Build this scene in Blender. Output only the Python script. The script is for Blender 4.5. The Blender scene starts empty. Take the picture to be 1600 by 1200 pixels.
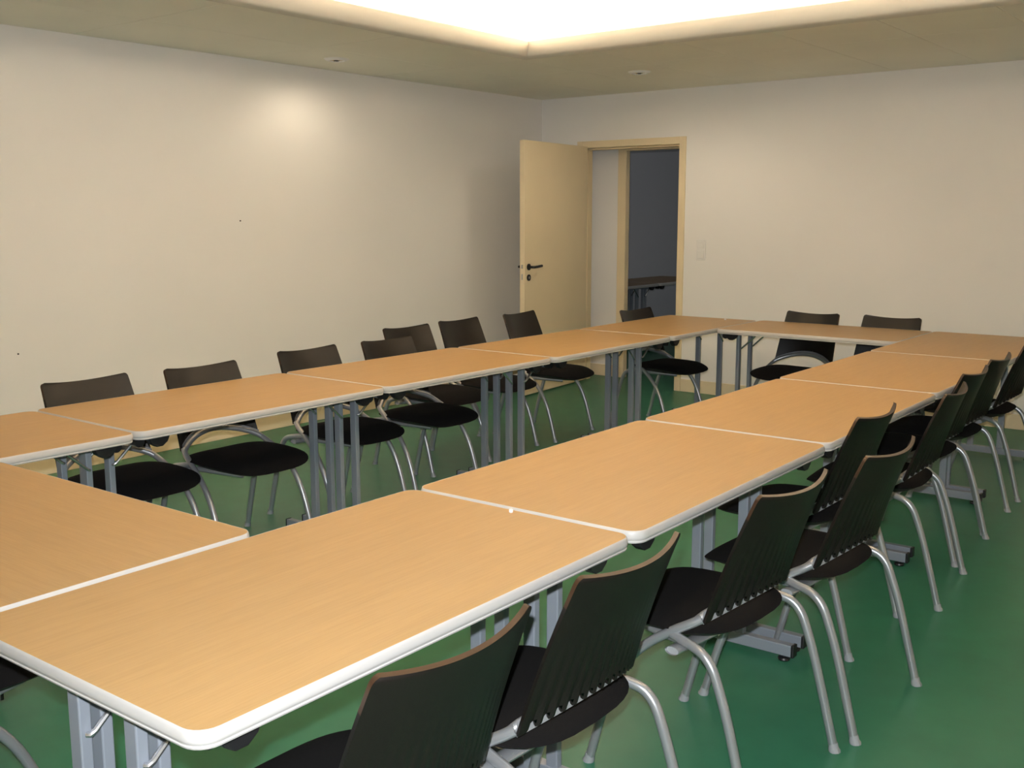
import bpy, bmesh, math, random
from mathutils import Vector, Matrix
random.seed(4)
PI = math.pi
scene = bpy.context.scene
COL = scene.collection

# ------------------------------------------------------------------ camera
CAM = Vector((1.9148, -0.8293, 1.4692)); YAW, PITCH, ROLL = 0.6648, -0.1595, -0.0013
cd = bpy.data.cameras.new('camera'); cam = bpy.data.objects.new('camera', cd); COL.objects.link(cam)
fw = Vector((-math.sin(YAW)*math.cos(PITCH), math.cos(YAW)*math.cos(PITCH), math.sin(PITCH)))
rt = Vector((math.cos(YAW), math.sin(YAW), 0)); up = rt.cross(fw)
rt2 = rt*math.cos(ROLL)+up*math.sin(ROLL); up2 = -rt*math.sin(ROLL)+up*math.cos(ROLL)
cam.matrix_world = Matrix(((rt2.x, up2.x, -fw.x, CAM.x), (rt2.y, up2.y, -fw.y, CAM.y), (rt2.z, up2.z, -fw.z, CAM.z), (0, 0, 0, 1)))
cd.sensor_width = 36; cd.lens = 36*1646.94/1600; cd.clip_start = 0.02
scene.camera = cam

# ------------------------------------------------------------------ room numbers
XL, XR, YN, YF, H = -3.8237, 2.62, -1.35, 6.9327, 2.4723        # walls and soffit height
CX0, CX1, CY0, CY1 = -2.41, 1.25, 0.55, 4.84                      # opening of the lit cove in the soffit
HC = 2.90                                                        # ceiling inside the cove

# ------------------------------------------------------------------ world and light
w = bpy.data.worlds.new('world'); scene.world = w; w.use_nodes = True
w.node_tree.nodes['Background'].inputs[0].default_value = (0.02, 0.021, 0.024, 1)
w.node_tree.nodes['Background'].inputs[1].default_value = 0.3
scene.view_settings.view_transform = 'Standard'; scene.view_settings.look = 'None'
scene.view_settings.gamma = 1; scene.view_settings.use_curve_mapping = False
scene.view_settings.exposure = 0.10
WARM = (1.0, 0.89, 0.74)
def light(name, kind, loc, power, color, **k):
    l = bpy.data.lights.new(name, kind); l.energy = power; l.color = color
    o = bpy.data.objects.new(name, l); COL.objects.link(o); o.location = loc
    for a, b in k.items(): setattr(l, a, b)
    return o
# fluorescent battens lying in the trough of the cove, shining up
COVE = 21.0
for nm, loc, sx, sy in (('cove_tube_left', (CX0-0.13, (CY0+CY1)/2, 2.535), 0.05, CY1-CY0),
                        ('cove_tube_right', (CX1+0.13, (CY0+CY1)/2, 2.535), 0.05, CY1-CY0),
                        ('cove_tube_far', ((CX0+CX1)/2, CY1+0.13, 2.535), CX1-CX0, 0.05),
                        ('cove_tube_near', ((CX0+CX1)/2, CY0-0.13, 2.535), CX1-CX0, 0.05)):
    o = light(nm, 'AREA', loc, COVE*max(sx, sy), WARM, shape='RECTANGLE', size=sx, size_y=sy)
    o.rotation_euler = (PI, 0, 0)
# the camera's own flash, just above and left of the lens
fl = CAM + up2*0.065 - rt2*0.022
def spot(name, loc, target, power, size, blend, color=WARM):
    o = light(name, 'SPOT', loc, power, color, spot_size=size, spot_blend=blend, shadow_soft_size=0.03)
    o.rotation_euler = (Vector(target)-Vector(loc)).to_track_quat('-Z', 'Y').to_euler()
    return o
o = spot('camera_flash', fl, fl+fw, 385.0, math.radians(112), 1.0, (0.94, 0.965, 1.0)); o.data.shadow_soft_size = 0.012
o = light('back_room_fill', 'AREA', (-1.45, 9.8, 1.6), 3.6, (1.0, 0.98, 0.96), shape='RECTANGLE', size=1.2, size_y=1.2)   # unseen fill, added to lift the walls of the unlit room
o.rotation_euler = (0, PI/2, 0)
spot('downlight_beam_left', (-3.38, 4.075, 2.455), (-3.83, 3.98, 1.80), 1.2, math.radians(98), 1.0, (1.0, 0.80, 0.52))

spot('downlight_fill_left', (-3.38, 4.075, 2.455), (-3.45, 4.2, 0), 11.5, math.radians(165), 0.6, (1.0, 0.86, 0.66)).data.shadow_soft_size = 0.09  # wide fill added at the fixture to brighten the left wall
spot('downlight_fill_far', (-2.162, 5.848, 2.455), (-2.162, 5.95, 0), 30.0, math.radians(165), 0.6, (1.0, 0.86, 0.66)).data.shadow_soft_size = 0.12  # added fill under the far fixture, lifts the end wall and door

# ------------------------------------------------------------------ materials
M = {}
def mat(name, color, rough=0.5, metal=0.0, noise=None, bump=None, spec=0.5, coat=0.0):
    m = bpy.data.materials.new(name); m.use_nodes = True
    nt = m.node_tree; b = nt.nodes['Principled BSDF']
    b.inputs['Base Color'].default_value = (*color, 1); b.inputs['Roughness'].default_value = rough
    b.inputs['Metallic'].default_value = metal; b.inputs['Specular IOR Level'].default_value = spec
    b.inputs['Coat Weight'].default_value = coat
    tc = nt.nodes.new('ShaderNodeTexCoord')
    if noise:                                            # (scale xyz, amount, detail)
        mp = nt.nodes.new('ShaderNodeMapping'); mp.inputs['Scale'].default_value = noise[0]
        nz = nt.nodes.new('ShaderNodeTexNoise'); nz.inputs['Scale'].default_value = 1; nz.inputs['Detail'].default_value = noise[2]
        rp = nt.nodes.new('ShaderNodeValToRGB'); a = noise[1]
        rp.color_ramp.elements[0].position = 0.3; rp.color_ramp.elements[1].position = 0.7
        rp.color_ramp.elements[0].color = (*[c*(1-a) for c in color], 1)
        rp.color_ramp.elements[1].color = (*[min(1, c*(1+a)) for c in color], 1)
        nt.links.new(tc.outputs['Object'], mp.inputs[0]); nt.links.new(mp.outputs[0], nz.inputs['Vector'])
        nt.links.new(nz.outputs['Fac'], rp.inputs[0]); nt.links.new(rp.outputs[0], b.inputs['Base Color'])
    if bump:                                             # (scale, strength)
        n2 = nt.nodes.new('ShaderNodeTexNoise'); n2.inputs['Scale'].default_value = bump[0]; n2.inputs['Detail'].default_value = 3
        bp = nt.nodes.new('ShaderNodeBump'); bp.inputs['Strength'].default_value = bump[1]; bp.inputs['Distance'].default_value = 0.002
        nt.links.new(tc.outputs['Object'], n2.inputs['Vector']); nt.links.new(n2.outputs['Fac'], bp.inputs['Height'])
        nt.links.new(bp.outputs[0], b.inputs['Normal'])
    M[name] = m
    return m
mat('wall_paint', (0.86, 0.83, 0.785), 0.85, noise=((1.3, 1.3, 1.3), 0.015, 2), bump=(160, 0.08))
mat('soffit_panel', (0.90, 0.87, 0.76), 0.8, noise=((2, 2, 2), 0.02, 2), bump=(200, 0.08))
mat('lip_shade_tone', (0.66, 0.63, 0.55), 0.7)  # weaker light on the lip is put into this darker beige
mat('cove_white', (0.86, 0.84, 0.80), 0.8)
mat('cove_falloff_tint', (0.60, 0.49, 0.35), 0.8)  # falloff of the cove light painted into the colour as a peach tint
mat('green_linoleum', (0.033, 0.172, 0.098), 0.36, spec=0.35, noise=((9, 9, 9), 0.07, 6), bump=(40, 0.03))
mat('cream_paint', (0.80, 0.66, 0.43), 0.55, noise=((3, 3, 3), 0.02, 2))
mat('cream_base', (0.80, 0.67, 0.45), 0.6, noise=((3, 3, 3), 0.02, 2))
mat('switch_plastic', (0.82, 0.80, 0.76), 0.4)
mat('black_plastic', (0.012, 0.012, 0.013), 0.38)
mat('backrest_shell', (0.0085, 0.0068, 0.0055), 0.42, bump=(500, 0.10), spec=0.35)
mat('backrest_rim', (0.036, 0.017, 0.008), 0.4)
mat('black_fabric', (0.0075, 0.007, 0.007), 0.95, spec=0.15, bump=(700, 0.4))
mat('seat_shell', (0.030, 0.022, 0.018), 0.6)
mat('silver_tube', (0.36, 0.375, 0.39), 0.32, metal=0.55)
mat('grey_steel', (0.27, 0.30, 0.345), 0.42, metal=0.25)
mat('grey_paint', (0.20, 0.205, 0.21), 0.5)
mat('bright_rod', (0.62, 0.62, 0.63), 0.25, metal=0.9)
mat('edge_plastic', (0.46, 0.45, 0.43), 0.45)
mat('clear_foot', (0.30, 0.315, 0.325), 0.25)
mat('white_plastic', (0.85, 0.83, 0.80), 0.4)
mat('reflector', (0.75, 0.6, 0.35), 0.2, metal=0.9)
mat('lock_steel', (0.5, 0.48, 0.44), 0.35, metal=0.8)
mat('dark_wall', (0.72, 0.72, 0.76), 0.9)
def wood():
    m = mat('beech_laminate', (0.388, 0.241, 0.092), 0.40, spec=0.35, noise=((38, 1.6, 10), 0.035, 5))
    nt = m.node_tree; b = nt.nodes['Principled BSDF']
    src = b.inputs['Base Color'].links[0].from_socket
    tc = nt.nodes.new('ShaderNodeTexCoord'); mp = nt.nodes.new('ShaderNodeMapping'); mp.inputs['Scale'].default_value = (260, 9, 30)
    nz = nt.nodes.new('ShaderNodeTexNoise'); nz.inputs['Scale'].default_value = 1; nz.inputs['Detail'].default_value = 2
    rp = nt.nodes.new('ShaderNodeValToRGB'); rp.color_ramp.elements[0].position = 0.35; rp.color_ramp.elements[1].position = 0.6
    rp.color_ramp.elements[0].color = (0.93, 0.91, 0.88, 1); rp.color_ramp.elements[1].color = (1, 1, 1, 1)
    mx = nt.nodes.new('ShaderNodeMix'); mx.data_type = 'RGBA'; mx.blend_type = 'MULTIPLY'; mx.inputs[0].default_value = 1
    nt.links.new(tc.outputs['Object'], mp.inputs[0]); nt.links.new(mp.outputs[0], nz.inputs['Vector']); nt.links.new(nz.outputs['Fac'], rp.inputs[0])
    nt.links.new(src, mx.inputs[6]); nt.links.new(rp.outputs[0], mx.inputs[7]); nt.links.new(mx.outputs[2], b.inputs['Base Color'])
wood()

# ------------------------------------------------------------------ helpers
def obj(name, bm, material, parent=None, smooth=False, bevel=0.0):
    me = bpy.data.meshes.new(name)
    bmesh.ops.recalc_face_normals(bm, faces=bm.faces)
    bm.to_mesh(me); bm.free()
    for mm in (material if isinstance(material, (list, tuple)) else [material]): me.materials.append(M[mm])
    if smooth:
        for p in me.polygons: p.use_smooth = True
        me.set_sharp_from_angle(angle=math.radians(40))
    o = bpy.data.objects.new(name, me); COL.objects.link(o)
    if parent: o.parent = parent
    if bevel:
        md = o.modifiers.new('bevel', 'BEVEL'); md.width = bevel; md.segments = 2; md.limit_method = 'ANGLE'
    return o
def tag(o, label, cat, group=None):
    o['label'] = label; o['category'] = cat
    if group: o['group'] = group
    return o
def thing(name, label, cat, loc=(0, 0, 0), rz=0.0, group=None):
    o = bpy.data.objects.new(name, None); COL.objects.link(o); o.empty_display_size = 0.1
    o.location = loc; o.rotation_euler = (0, 0, rz)
    return tag(o, label, cat, group)
def struct(name, bm, m, parent=None, label=None, **k):
    o = obj(name, bm, m, parent, **k)
    if not parent: o['kind'] = 'structure'
    if label: o['label'] = label
    return o
def box(bm, x0, x1, y0, y1, z0, z1):
    v = [bm.verts.new((x, y, z)) for z in (z0, z1) for y in (y0, y1) for x in (x0, x1)]
    for f in ((0, 1, 3, 2), (4, 6, 7, 5), (0, 4, 5, 1), (2, 3, 7, 6), (0, 2, 6, 4), (1, 5, 7, 3)): bm.faces.new([v[i] for i in f])
    return bm
def B(*a): return box(bmesh.new(), *a)
def catmull(pts, n=6):
    P = [Vector(p) for p in pts]; P = [P[0]*2-P[1]]+P+[P[-1]*2-P[-2]]; out = []
    for i in range(1, len(P)-2):
        for k in range(n):
            t = k/n; a, b, c, d = P[i-1], P[i], P[i+1], P[i+2]
            out.append(0.5*((2*b)+(c-a)*t+(2*a-5*b+4*c-d)*t*t+(3*b-a-3*c+d)*t**3))
    out.append(P[-2]); return out
def tube(bm, pts, r, seg=10, r2=None, upv=(0, 0, 1), cap=True):
    """sweep an ellipse (r across, r2 along upv) along pts"""
    P = [Vector(p) for p in pts]; r2 = r2 or r; rings = []; U = Vector(upv); prev = None
    for i, p in enumerate(P):
        t = (P[min(i+1, len(P)-1)]-P[max(i-1, 0)]).normalized()
        s = t.cross(U)
        if s.length < 0.15: s = prev if prev else t.orthogonal()
        s = (s-t*s.dot(t)).normalized()
        if prev and s.dot(prev) < 0: s = -s
        prev = s; n = s.cross(t)
        rings.append([bm.verts.new(p+s*(r*math.cos(a))+n*(r2*math.sin(a))) for a in (2*PI*k/seg for k in range(seg))])
    for A, C in zip(rings, rings[1:]):
        for k in range(seg): bm.faces.new((A[k], A[(k+1) % seg], C[(k+1) % seg], C[k]))
    if cap: bm.faces.new(rings[0]); bm.faces.new(rings[-1][::-1])
    return bm
def lathe(bm, prof, seg=24, c=(0, 0, 0)):
    rings = [[bm.verts.new((c[0]+r*math.cos(2*PI*k/seg), c[1]+r*math.sin(2*PI*k/seg), c[2]+z)) for k in range(seg)] for r, z in prof]
    for A, C in zip(rings, rings[1:]):
        for k in range(seg): bm.faces.new((A[k], A[(k+1) % seg], C[(k+1) % seg], C[k]))
    bm.faces.new(rings[0]); bm.faces.new(rings[-1][::-1])
    return bm
def copy_tree(o, parent=None):
    c = o.copy(); COL.objects.link(c); c.parent = parent
    for ch in list(o.children): copy_tree(ch, c)
    return c

# ------------------------------------------------------------------ room shell
T = 0.15
struct('floor', B(XL-1.3, XR+T, YN-T, 12.4, -0.1, 0), 'green_linoleum', label='green linoleum floor with a dull sheen')
struct('wall_left', B(XL-T, XL, YN-T, YF+0.1, 0, 3.1), 'wall_paint', label='plain off-white wall behind the left row of chairs')
struct('wall_right', B(XR, XR+T, YN-T, YF+0.1, 0, 3.1), 'wall_paint')
struct('wall_near', B(XL, XR, YN-T, YN, 0, 3.1), 'wall_paint')
DX0, DX1, DZ = -3.375, -2.425, 2.035       # clear door opening in the far wall
bm = B(XL, DX0-0.02, YF, YF+0.12, 0, 3.1); box(bm, DX1+0.02, XR, YF, YF+0.12, 0, 3.1); box(bm, DX0-0.02, DX1+0.02, YF, YF+0.12, DZ+0.02, 3.1)
struct('wall_far', bm, 'wall_paint', label='off-white end wall with the open doorway')
# door frame of the near wall face
def frame(name, x0, x1, y, depth, ztop, wd, label):
    bm = B(x0-wd, x0, y-0.014, y+depth, 0, ztop+wd); box(bm, x1, x1+wd, y-0.014, y+depth, 0, ztop+wd); box(bm, x0, x1, y-0.014, y+depth, ztop, ztop+wd)
    o = struct(name, bm, 'cream_paint', label=label, bevel=0.003)
    return o
fr = frame('trim_1', DX0, DX1, YF, 0.134, DZ, 0.058, 'cream painted frame of the open doorway')
bm = B(DX0, DX0+0.014, YF+0.06, YF+0.12, 0, DZ); box(bm, DX1-0.014, DX1, YF+0.06, YF+0.12, 0, DZ); box(bm, DX0, DX1, YF+0.06, YF+0.12, DZ-0.014, DZ)
obj('door_stop', bm, 'cream_paint', fr)
# the wall and frame set back behind the doorway, and the unlit room beyond
Y2 = 7.27
bm = B(XL-1.2, -3.224, Y2, Y2+0.04, 0, 2.6); box(bm, -3.224, -2.30, Y2, Y2+0.04, 2.075, 2.6); box(bm, -2.25, -1.4, Y2, Y2+0.04, 0, 2.6)
struct('wall_back_room', bm, 'wall_paint', label='set-back white wall seen behind the open door')
frame('trim_2', -3.140, -2.33, Y2, 0.05, 2.02, 0.084, 'cream frame of the second opening behind the doorway')
bm = B(-3.60, -3.55, YF+0.12, Y2, 0, 2.4); box(bm, -2.30, -2.25, YF+0.12, Y2, 0, 2.4); box(bm, -3.6, -2.25, YF+0.12, Y2, 2.30, 2.4)
struct('wall_passage', bm, 'wall_paint')
bm = B(XL-1.2, XL-1.1, Y2+0.04, 12.4, 0, 2.6); box(bm, XL-1.2, -1.3, 12.3, 12.4, 0, 2.6); box(bm, -1.4, -1.3, Y2+0.04, 12.4, 0, 2.6); box(bm, XL-1.2, -1.3, Y2, 12.4, 2.6, 2.7)
struct('wall_dark_room', bm, 'dark_wall', label='grey wall of the unlit room through the doorway')
# baseboards
struct('baseboard_left', B(XL, XL+0.012, YN, YF, 0, 0.105), 'cream_base', label='cream baseboard along the left wall', bevel=0.003)
bm = B(XL+0.012, DX0-0.06, YF-0.012, YF, 0, 0.105); box(bm, DX1+0.06, XR, YF-0.012, YF, 0, 0.105)
struct('baseboard_far', bm, 'cream_base', label='cream baseboard along the end wall', bevel=0.003)
struct('baseboard_passage', B(-3.55, -3.226, Y2-0.012, Y2, 0, 0.105), 'cream_base', bevel=0.003)
# ceiling: soffit panels round a lit cove
bm = B(XL, XR, YN, YF, 3.05, 3.10)
ceil = struct('ceiling', bm, 'cove_white', label='beige panelled soffit around a warmly lit cove')
def panels(xs, ys):
    g = 0.0018
    for x0, x1 in zip(xs, xs[1:]):
        for y0, y1 in zip(ys, ys[1:]):
            obj('ceiling_panel', B(x0+g, x1-g, y0+g, y1-g, H, H+0.018), 'soffit_panel', ceil)
LIP = 0.10
fx = [XL]+[x for x in (-0.13-0.588*k for k in range(6, -1, -1))]+[0.458, 1.046, 1.634, 2.222, XR]
fx = sorted(set([round(v, 4) for v in fx if XL <= v <= XR]))
panels(fx, [CY1+LIP*0.3, 5.53, YF])
ly = [YN]+[CY1+LIP*0.3-1.19*k for k in range(5, -1, -1)]
ly = sorted(v for v in ly if v >= YN)
panels([XL, -3.11, CX0-LIP*0.3], ly)
panels([CX1+LIP*0.3, 1.95, XR], ly)
panels([CX0-LIP*0.3, CX1+LIP*0.3], [YN, CY0-LIP*0.3])
def ring(prof, name, m, label=None):
    """sweep (outset, z) profile round the cove opening; outset>0 = away from the opening"""
    bm = bmesh.new(); rows = []
    for o, z in prof:
        rows.append([bm.verts.new(p) for p in ((CX0-o, CY0-o, z), (CX1+o, CY0-o, z), (CX1+o, CY1+o, z), (CX0-o, CY1+o, z))])
    for A, C in zip(rows, rows[1:]):
        for k in range(4): bm.faces.new((A[k], A[(k+1) % 4], C[(k+1) % 4], C[k]))
    return struct(name, bm, m, ceil, label=label, smooth=True)
# rounded lip, trough behind it, recess wall with a coved top
lip = [(LIP*0.3, H), (0.004, H), (0.004, H-0.004)]+[(0.02-LIP*math.sin(a), H-0.004+LIP*(1-math.cos(a))-0.004) for a in (0.16+(PI/2-0.16)*k/8 for k in range(9))]
lip += [(-LIP+0.03, H+LIP-0.002), (-LIP+0.038, H+LIP-0.012)]
ring(lip, 'cove_lip', 'lip_shade_tone', 'rounded plaster lip toned beige for shade around the lit cove')
rec = [(-LIP+0.038, H+LIP-0.012), (0.03, H+0.03), (0.30, H+0.03), (0.30, HC-0.10)]
rec += [(0.30-0.10*(1-math.cos(a)), HC-0.10+0.10*math.sin(a)) for a in (PI/2*k/6 for k in range(1, 7))]
ring(rec, 'cove_recess', 'cove_white', 'white cove wall glowing from hidden lights')
obj('cove_top', B(CX0-0.22, CX1+0.22, CY0-0.22, CY1+0.22, HC, HC+0.02), 'cove_falloff_tint', ceil)

# door leaf, swung open into the room
dr = bpy.data.objects.new('door_1', None); COL.objects.link(dr); dr['kind'] = 'structure'
dr['label'] = 'cream flush door standing open against the left wall'
dr.location = (DX0+0.03, YF-0.016, 0.012); dr.rotation_euler = (0, 0, math.radians(5.6))
DW = 1.035
obj('door_leaf', B(-0.022, 0.022, -DW, 0, 0, 2.035), 'cream_paint', dr, bevel=0.002)
def lever(sx):
    bm = bmesh.new()
    tube(bm, [(sx*0.022, -DW+0.06, 1.04), (sx*0.030, -DW+0.06, 1.04)], 0.026, 20)
    hd = obj('handle_rose', bm, 'black_plastic', dr, smooth=True)
    bm = tube(bmesh.new(), catmull([(sx*0.028, -DW+0.06, 1.04), (sx*0.062, -DW+0.06, 1.04), (sx*0.074, -DW+0.075, 1.04), (sx*0.075, -DW+0.12, 1.042), (sx*0.073, -DW+0.185, 1.046)], 5), 0.0105, 10)
    obj('lever_handle', bm, 'black_plastic', dr, smooth=True)
    bm = tube(bmesh.new(), [(sx*0.022, -DW+0.06, 0.955), (sx*0.029, -DW+0.06, 0.955)], 0.026, 20)
    kp = obj('keyhole_plate', bm, 'black_plastic', dr, smooth=True)
    bm = tube(bmesh.new(), [(sx*0.028, -DW+0.06, 0.955), (sx*0.031, -DW+0.06, 0.955)], 0.011, 12)
    obj('lock_cylinder', bm, 'lock_steel', kp, smooth=True)
lever(1); lever(-1)
obj('latch_plate', B(-0.011, 0.011, -DW-0.0015, -DW+0.002, 0.90, 1.12), 'cream_base', dr)
obj('latch_bolt', B(-0.006, 0.006, -DW-0.011, -DW, 1.03, 1.06), 'lock_steel', dr)
obj('dead_bolt', B(-0.006, 0.006, -DW-0.006, -DW, 0.94, 0.985), 'lock_steel', dr)

# light switch and socket pair on the end wall
sw = thing('light_switch', 'pale double light switch on the end wall beside the doorway', 'light switch', (-2.208, YF, 1.10))
obj('plate', B(-0.042, 0.042, -0.009, 0, 0, 0.165), 'switch_plastic', sw, bevel=0.003)
for z in (0.014, 0.094): obj('rocker', B(-0.030, 0.030, -0.0145, -0.008, z, z+0.058), 'switch_plastic', sw, bevel=0.003)

# recessed downlights
def downlight(x, y, label):
    t = thing('recessed_downlight', label, 'downlight', (x, y, H), 0, 'recessed ceiling downlights')
    obj('trim_ring', lathe(bmesh.new(), [(0.050, 0.0), (0.050, -0.012), (0.058, -0.015), (0.074, -0.008), (0.082, 0.0)], 32), 'white_plastic', t, smooth=True)
    bm = bmesh.new(); prof = [(0.052, -0.003), (0.045, -0.001), (0.028, -0.0005)]
    rings = [[bm.verts.new((r*math.cos(2*PI*k/24), r*math.sin(2*PI*k/24), z-0.004)) for k in range(24)] for r, z in prof]
    for A, C in zip(rings, rings[1:]):
        for k in range(24): bm.faces.new((A[k], A[(k+1) % 24], C[(k+1) % 24], C[k]))
    obj('reflector', bm, 'reflector', t, smooth=True)
    obj('lamp_capsule', lathe(bmesh.new(), [(0.010, -0.002), (0.018, -0.006), (0.018, -0.012), (0.010, -0.016)], 16), 'black_plastic', t, smooth=True)
    for s in (-1, 1): obj('lamp_pin', tube(bmesh.new(), [(s*0.034, 0, -0.003), (s*0.02, 0, -0.012)], 0.005, 8), 'reflector', t)
    return t
downlight(-3.38, 4.075, 'round recessed downlight above the bright spot on the left wall')
downlight(-2.162, 5.848, 'round recessed downlight in the soffit in front of the doorway')

# ------------------------------------------------------------------ tables
TL, TW, TH, TT = 1.196, 0.698, 0.74, 0.030
def rrect(hx, hy, r, n=6):
    out = []
    for cx, cy, a0 in ((hx-r, hy-r, 0), (-hx+r, hy-r, PI/2), (-hx+r, -hy+r, PI), (hx-r, -hy+r, 1.5*PI)):
        for k in range(n+1):
            a = a0+PI/2*k/n; out.append((cx+r*math.cos(a), cy+r*math.sin(a)))
    return out
def make_table():
    """long side along local Y, origin on the floor under the middle of the top"""
    t = thing('conference_table', '', 'table')
    hx, hy = TW/2, TL/2
    bm = bmesh.new(); R0 = rrect(hx-0.0048, hy-0.0048, 0.0367)
    top = [bm.verts.new((x, y, TH)) for x, y in R0]; bot = [bm.verts.new((x, y, TH-TT+0.002)) for x, y in R0]
    bm.faces.new(top); bm.faces.new(bot[::-1])
    for k in range(len(R0)): bm.faces.new((top[k], bot[k], bot[(k+1) % len(R0)], top[(k+1) % len(R0)]))
    obj('tabletop', bm, 'beech_laminate', t)
    bm = bmesh.new(); rows = []
    for ins, z in ((0.0048, TH), (0.0040, TH+0.0004), (0.0026, TH-0.0006), (0.0010, TH-0.005), (0.0, TH-0.011), (0.0, TH-0.0165), (0.001, TH-0.022), (0.0028, TH-0.0235), (0.0028, TH-0.025), (0.0015, TH-0.0265), (0.003, TH-TT), (0.0115, TH-TT)):
        rows.append([bm.verts.new((x, y, z)) for x, y in rrect(hx-ins, hy-ins, 0.0415-ins)])
    n = len(rows[0])
    for A, C in zip(rows, rows[1:]):
        for k in range(n): bm.faces.new((A[k], A[(k+1) % n], C[(k+1) % n], C[k]))
    obj('edge_band', bm, 'edge_plastic', t, smooth=True)
    for s in (-1, 1):
        y = s*(hy-0.042)
        leg_pair(t, y, s)
    for sx in (-1, 1):
        for sy in (-1, 1):
            bm = bmesh.new(); x0, y0 = sx*(hx-0.045), sy*(hy-0.10)
            z1 = TH-TT
            ys = (-0.045, -0.032, -0.012, 0.012, 0.032, 0.045); zs = (0, 0.026, 0.040, 0.040, 0.026, 0)
            A = [bm.verts.new((x0-0.014, y0+a, z1-b)) for a, b in zip(ys, zs)]; C = [bm.verts.new((x0+0.014, y0+a, z1-b)) for a, b in zip(ys, zs)]
            bm.faces.new(A); bm.faces.new(C[::-1])
            for k in range(6): bm.faces.new((A[k], A[(k+1) % 6], C[(k+1) % 6], C[k]))
            obj('stacking_bumper', bm, 'black_plastic', t, bevel=0.003)
    return t
PX = 0.085
def leg_pair(t, y, s, full=True):
    hx = TW/2
    for sx in (-1, 1):
        obj('post', B(sx*PX-0.0175, sx*PX+0.0175, y-0.0115, y+0.0115, 0.05, TH-TT-0.034), 'grey_steel', t, bevel=0.003)
    if not full: return
    cb = obj('cross_bar', tube(bmesh.new(), [(-0.255, y, TH-TT-0.018), (0.255, y, TH-TT-0.018)], 0.017, 14), 'grey_steel', t, smooth=True)
    for sx in (-1, 1):
        obj('end_cap', tube(bmesh.new(), [(sx*0.25, y, TH-TT-0.018), (sx*0.285, y, TH-TT-0.018)], 0.0195, 14), 'black_plastic', cb, smooth=True)
        # folding brace, a bent bright rod from the post up to the underside of the top
        zb = 0.585
        obj('folding_brace', tube(bmesh.new(), [(sx*PX+0.018, y, zb), (sx*PX+0.024, y-s*0.004, zb), (sx*PX+0.026, y-s*0.012, zb+0.006), (sx*PX+0.03, y-s*0.13, TH-TT-0.012)], 0.0055, 8), 'bright_rod', t, smooth=True)
        obj('brace_bracket', B(sx*PX-0.012+0.028, sx*PX+0.012+0.028, y-s*0.13-0.02, y-s*0.13+0.02, TH-TT-0.014, TH-TT+0.001), 'black_plastic', t, bevel=0.002)
    if full:
        fb = obj('foot_beam', B(-0.275, 0.275, y-0.0155, y+0.0155, 0.018, 0.058), 'grey_steel', t, bevel=0.003)
        for sx in (-1, 1):
            obj('end_cap', B(sx*0.275-0.002, sx*0.275+0.006*sx+0.002, y-0.0165, y+0.0165, 0.017, 0.059), 'black_plastic', fb, bevel=0.002)
            obj('glide', lathe(bmesh.new(), [(0.019, 0.0), (0.021, 0.004), (0.019, 0.010), (0.008, 0.012), (0.008, 0.02)], 14, (sx*0.245, y, 0)), 'black_plastic', fb, smooth=True)
poses = [  # x, y, rz, label
 (0.3506, 0.5851, 0.0113, 'beech table nearest the camera, whole front corner in view'),
 (0.3366, 1.7935, 0.0148, 'second beech table of the right row, just beyond the nearest table'),
 (0.3190, 3.0020, 0.0089, 'third beech table of the right row, in the middle of that row'),
 (0.3010, 4.2061, 0.0060, 'fourth beech table of the right row, last but one before the end wall'),
 (0.2900, 5.4091, 0.0040, 'beech table in the far right corner of the rectangle'),
 (-1.5800, 0.5379, -0.0004, 'beech table in the near left corner, cut off by the photo edge'),
 (-1.5942, 1.7437, 0.0045, 'second beech table of the left row, in front of the two leftmost chairs'),
 (-1.5903, 2.9483, -0.0063, 'third beech table of the left row, in the middle of that row'),
 (-1.5756, 4.1544, -0.0048, 'fourth beech table of the left row, before the open door'),
 (-1.5820, 5.3596, 0.0060, 'beech table in the far left corner, nearest the doorway'),
 (-0.6455, 5.6477, PI/2-0.0060, 'beech table across the far end between the two long rows'),
 (-0.6092, 0.3116, PI/2+0.0159, 'beech table across the near end, left of the nearest table'),
]
tb = make_table()
tables = []
for i, (x, y, rz, lab) in enumerate(poses):
    o = tb if i == 0 else copy_tree(tb)
    o.location = (x, y, 0); o.rotation_euler = (0, 0, rz); tag(o, lab, 'table', 'beech conference tables set in a rectangle'); tables.append(o)
tables[10].scale = (1, 0.970, 1)
# the nearest table carries a second pair of posts behind its near leg
for o in tables[0].children:
    if o.name.split('.')[0] in ('post', 'cross_bar', 'folding_brace', 'brace_bracket', 'foot_beam') and o.data.vertices[0].co.y < -0.4: o.location.y += 0.026
leg_pair(tables[0], -(TL/2-0.108), -1, full=False)
# the table in the unlit room
for y, lab in ((8.45, 'dim brown table in the unlit room through the doorway, nearer one'), (9.66, 'dim brown table in the unlit room through the doorway, farther one')):
    o = copy_tree(tb); o.location = (-4.16, y, 0); o.rotation_euler = (0, 0, 0); tag(o, lab, 'table', 'tables in the unlit room')

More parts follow.
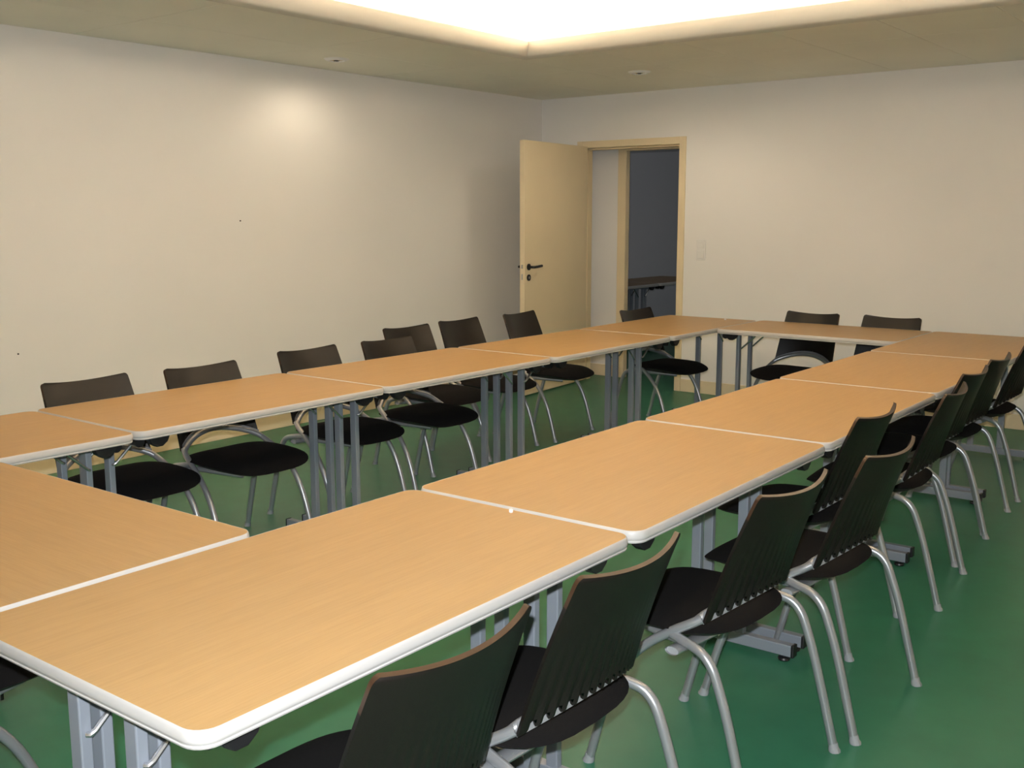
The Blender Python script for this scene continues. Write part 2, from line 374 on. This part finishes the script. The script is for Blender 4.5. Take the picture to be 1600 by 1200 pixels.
# ------------------------------------------------------------------ chairs (local +Y is the sitter's front)
def seat_bm(zt, zb, grow=0.0):
    bm = bmesh.new(); NR, NA = 8, 40; hx, hy, cy = 0.236+grow, 0.226+grow, 0.092
    def pt(r, a, top):
        c, s = math.cos(a), math.sin(a); e = 0.58
        x = hx*r*math.copysign(abs(c)**e, c); y = hy*r*math.copysign(abs(s)**e, s)
        if y > 0: x *= 1-0.06*(y/hy)
        else: x *= 1-0.03*(y/hy)**2
        mid = 0.430-0.028*max(0, y/hy-0.35)**2/0.42+0.012*(x/hx)**2*(0.5-0.5*y/hy)
        z = mid+(zt*(1-r**5) if top else -zb*(1-r**4))
        return (x, y+cy, z)
    rows = {}
    for top in (True, False):
        c = bm.verts.new(pt(0, 0, top)); rr = []
        for i in range(1, NR+1):
            r = (i/NR)**0.6
            if i == NR and not top: rr.append(rows[True][-1]); continue
            rr.append([bm.verts.new(pt(r, 2*PI*k/NA, top)) for k in range(NA)])
        rows[top] = rr
        for k in range(NA): bm.faces.new((c, rr[0][k], rr[0][(k+1) % NA]))
        for A, C in zip(rr, rr[1:]):
            for k in range(NA): bm.faces.new((A[k], A[(k+1) % NA], C[(k+1) % NA], C[k]))
    return bm
ZT = 0.812
def back_pt(u, v, hw=0.206):
    """point of the front face of the backrest"""
    zb = 0.470+0.055*(1-u*u); z = zb+(ZT-0.014*(1-u*u)-zb)*v
    x = u*(hw-0.018*v)
    f = -0.082-0.105*v-0.022*v*v-(0.075-0.043*v)*(1-u*u)
    return Vector((x, f, z))
def backrest_bm():
    bm = bmesh.new(); NT = 17; NU = NT*4; VS = [0, 0.02, 0.05, 0.10, 0.17, 0.25, 0.34, 0.45, 0.58, 0.70, 0.82, 0.90, 0.957, 0.970, 0.982, 0.992, 1.0]
    r = 0.013; front, rear = [], []
    for j, v in enumerate(VS):
        fr_, re_ = [], []
        for i in range(NU+1):
            u = -1+2*i/NU
            d = (1-v)*0.30; hw = 0.206
            if d < r: hw = 0.206-r+math.sqrt(max(0, r*r-(r-d)**2))
            p = back_pt(u, v, hw)
            if j == 0 and 1 < i < NU-1:                      # saw-toothed lower edge
                p.z += (0.0, 0.0, 0.032, 0.0)[(i+2) % 4]
            if j == 1 and 1 < i < NU-1: p.z += (0.0, 0.0, 0.026, 0.0)[(i+2) % 4]
            e = 0.05; n = (back_pt(min(1, u+e), v)-back_pt(max(-1, u-e), v)).cross(back_pt(u, min(1, v+e))-back_pt(u, max(0, v-e))).normalized()
            if n.y > 0: n = -n
            fl_ = (0.0, 0.5, 1.0, 0.5)[(i+2) % 4]*0.0065*max(0, 1-v/0.6) if 2 < i < NU-2 else 0
            fr_.append(bm.verts.new(p)); re_.append(bm.verts.new(p+n*(0.0100-fl_)))
        front.append(fr_); rear.append(re_)
    rim = []
    for j in range(len(VS)-1):
        for i in range(NU):
            bm.faces.new((front[j][i], front[j][i+1], front[j+1][i+1], front[j+1][i]))
            bm.faces.new((rear[j][i], rear[j+1][i], rear[j+1][i+1], rear[j][i+1]))
        for i in (0, NU):
            f = bm.faces.new((front[j][i], front[j+1][i], rear[j+1][i], rear[j][i]))
            if VS[j] > 0.8: f.material_index = 1
    for i in range(NU):
        f = bm.faces.new((front[-1][i], front[-1][i+1], rear[-1][i+1], rear[-1][i])); f.material_index = 1
        bm.faces.new((front[0][i], rear[0][i], rear[0][i+1], front[0][i+1]))
    return bm
def make_chair():
    c = thing('meeting_chair', '', 'chair')
    s = obj('seat', seat_bm(0.029, 0.028), 'black_fabric', c, smooth=True)
    bm = seat_bm(0.004, 0.038, -0.008)
    for v in bm.verts: v.co.z -= 0.004
    obj('seat_shell', bm, 'seat_shell', s, smooth=True)
    obj('backrest', backrest_bm(), ['backrest_shell', 'backrest_rim'], c, smooth=True)
    arch = []
    for k in range(25):
        u = -1.0+2*k/24; p = back_pt(u, 0.0); p.y += 0.0160; p.z += 0.004
        if abs(u) > 0.9: p.z -= 0.006*(abs(u)-0.9)/0.1
        arch.append(p)
    obj('back_arch', tube(bmesh.new(), arch, 0.0115, 12, r2=0.0125), 'silver_tube', c, smooth=True)
    bm = bmesh.new(); rows = []                       # flat strip behind the saw-toothed edge of the backrest
    for k in range(25):
        p = back_pt(-0.985+1.97*k/24, 0.0)
        rows.append([bm.verts.new((p.x, p.y+dy, p.z+dz)) for dy, dz in ((0.0005, -0.009), (0.0030, -0.009), (0.0030, 0.025), (0.0005, 0.025))])
    for A, C in zip(rows, rows[1:]):
        for k in range(4): bm.faces.new((A[k], A[(k+1) % 4], C[(k+1) % 4], C[k]))
    bm.faces.new(rows[0]); bm.faces.new(rows[-1][::-1])
    obj('back_strip', bm, 'grey_paint', c)
    for sx in (-1, 1):
        fl_ = catmull([(sx*0.200, -0.078, 0.476), (sx*0.212, -0.050, 0.458), (sx*0.222, -0.005, 0.431), (sx*0.230, 0.055, 0.389), (sx*0.235, 0.110, 0.334), (sx*0.238, 0.155, 0.262), (sx*0.240, 0.190, 0.172), (sx*0.241, 0.216, 0.08), (sx*0.242, 0.234, 0.012)], 4)
        l = obj('leg', tube(bmesh.new(), fl_, 0.0125, 12), 'silver_tube', c, smooth=True)
        foot(l, sx*0.242, 0.234, 1)
        rl = catmull([(sx*0.222, -0.005, 0.424), (sx*0.232, -0.060, 0.415), (sx*0.239, -0.102, 0.404), (sx*0.241, -0.130, 0.378), (sx*0.241, -0.150, 0.335), (sx*0.241, -0.179, 0.25), (sx*0.242, -0.212, 0.13), (sx*0.243, -0.243, 0.012)], 4)
        l = obj('leg', tube(bmesh.new(), rl, 0.0125, 12), 'silver_tube', c, smooth=True)
        foot(l, sx*0.243, -0.243, -1)
        obj('seat_rail', tube(bmesh.new(), catmull([(sx*0.215, -0.045, 0.408), (sx*0.188, 0.05, 0.402), (sx*0.150, 0.16, 0.396), (sx*0.125, 0.22, 0.392)], 4), 0.0105, 10), 'silver_tube', c, smooth=True)
    bm = bmesh.new(); P = [(-0.262, -0.030, 0.398), (-0.2, -0.030, 0.394), (-0.1, -0.028, 0.388), (0, -0.027, 0.386), (0.1, -0.028, 0.388), (0.2, -0.030, 0.394), (0.262, -0.030, 0.398)]
    tube(bm, P, 0.020, 14, r2=0.011, cap=False)
    br = obj('cross_tube', bm, 'silver_tube', c, smooth=True)
    for sx in (-1, 1): obj('tube_plug', tube(bmesh.new(), [(sx*0.252, -0.030, 0.397), (sx*0.256, -0.030, 0.3975)], 0.019, 14, r2=0.0102), 'clear_foot', br, smooth=True)
    return c
def foot(l, x, y, s):
    bm = bmesh.new()
    tube(bm, [(x, y+s*0.0045, 0.0), (x, y+s*0.004, 0.004), (x, y+s*0.002, 0.010), (x, y-s*0.002, 0.024)], 0.0150, 12, r2=0.0165, upv=(0, 1, 0))
    for v in bm.verts:
        if v.co.z > 0.008:
            k = 0.0137/0.0150 if v.co.z < 0.02 else 0.0128/0.0150
            v.co.x = x+(v.co.x-x)*k; v.co.y = y+(v.co.y-y)*k*0.9
    obj('foot_tip', bm, 'clear_foot', l, smooth=True)
chairs = [  # x, y, rz(deg), group, label
 (0.660, 0.362, 90, 'n', 'black chair nearest the camera in the right row, cut off by the bottom edge'),
 (0.655, 0.890, 90, 'n', 'second black chair from the camera in the right row, beside the nearest table'),
 (0.680, 1.630, 87, 'n', 'black chair pulled out beside the second right table, third nearest the camera'),
 (0.730, 2.190, 88, 'n', 'black chair standing farthest out from the right tables, its back in front of another'),
 (0.502, 2.720, 90, 'n', 'black chair pushed in deepest beside the third right table, rising above its edge'),
 (0.580, 3.345, 95, 'n', 'black chair in the right row just beyond the pushed-in chair'),
 (0.505, 3.925, 90, 'n', 'third last black chair of the right row'),
 (0.478, 4.455, 91, 'n', 'last but one black chair of the right row, smallest back in view'),
 (0.468, 5.180, 90, 'n', 'last black chair of the right row, cut off by the right photo edge'),
 (-1.880, 1.450, -90, 'l', 'leftmost black chair of the left row, behind the seam near the photo edge'),
 (-1.840, 1.980, -90, 'l', 'second black chair from the left in the left row'),
 (-1.920, 2.668, -90, 'l', 'third black chair from the left in the left row'),
 (-1.900, 3.210, -90, 'l', 'fourth black chair of the left row, its back overlapping another chair back'),
 (-2.255, 3.725, -92, 'l', 'black chair set back from the table, half hidden by the chair before it'),
 (-2.290, 4.250, -90, 'l', 'black chair set back before the left wall, left of the open door'),
 (-2.270, 4.870, -86, 'l', 'black chair standing in front of the open cream door'),
 (-1.780, 5.560, -93, 'l', 'black chair in front of the dark doorway'),
 (-0.900, 5.850, 176, 'f', 'left one of the two black chairs at the far end table'),
 (-0.370, 5.875, 177, 'f', 'right one of the two black chairs at the far end table'),
 (-0.560, 0.080, 0, 'e', 'black chair under the near end table, in the bottom left corner'),
]
GR = {'n': 'chairs along the right row of tables', 'l': 'chairs along the left row of tables', 'f': 'chairs at the far end table', 'e': 'chairs at the near end table'}
ch = make_chair()
for i, (x, y, a, g, lab) in enumerate(chairs):
    o = ch if i == 0 else copy_tree(ch)
    o.location = (x, y, 0); o.rotation_euler = (0, 0, math.radians(a)); tag(o, lab, 'chair', GR[g])

# ------------------------------------------------------------------ small things
bm = bmesh.new(); lathe(bm, [(0.0045, 0), (0.005, 0.001), (0.005, 0.007), (0.0045, 0.008)], 12)
o = tag(obj('chalk_stub', bm, 'white_plastic', None, smooth=True), 'tiny white chalk stub lying on the nearest table', 'chalk'); o.location = (0.352, 1.160, TH)
bm = bmesh.new(); lathe(bm, [(0.006, 0), (0.008, 0.002), (0.008, 0.006), (0.006, 0.008)], 12)
o = tag(obj('bottle_cap', bm, 'white_plastic', None, smooth=True), 'tiny pale cap on the far left corner table', 'cap'); o.location = (-1.436, 5.857, TH)
for y, z, lab in ((3.593, 1.43, 'tiny dark nail in the middle of the left wall'), (2.047, 0.708, 'tiny dark nail in the left wall near the photo edge')):
    o = tag(obj('nail', tube(bmesh.new(), [(0, 0, 0), (0.006, 0, 0)], 0.0045, 10), 'seat_shell', None), lab, 'nail', 'nails in the left wall'); o.location = (XL-0.001, y, z)
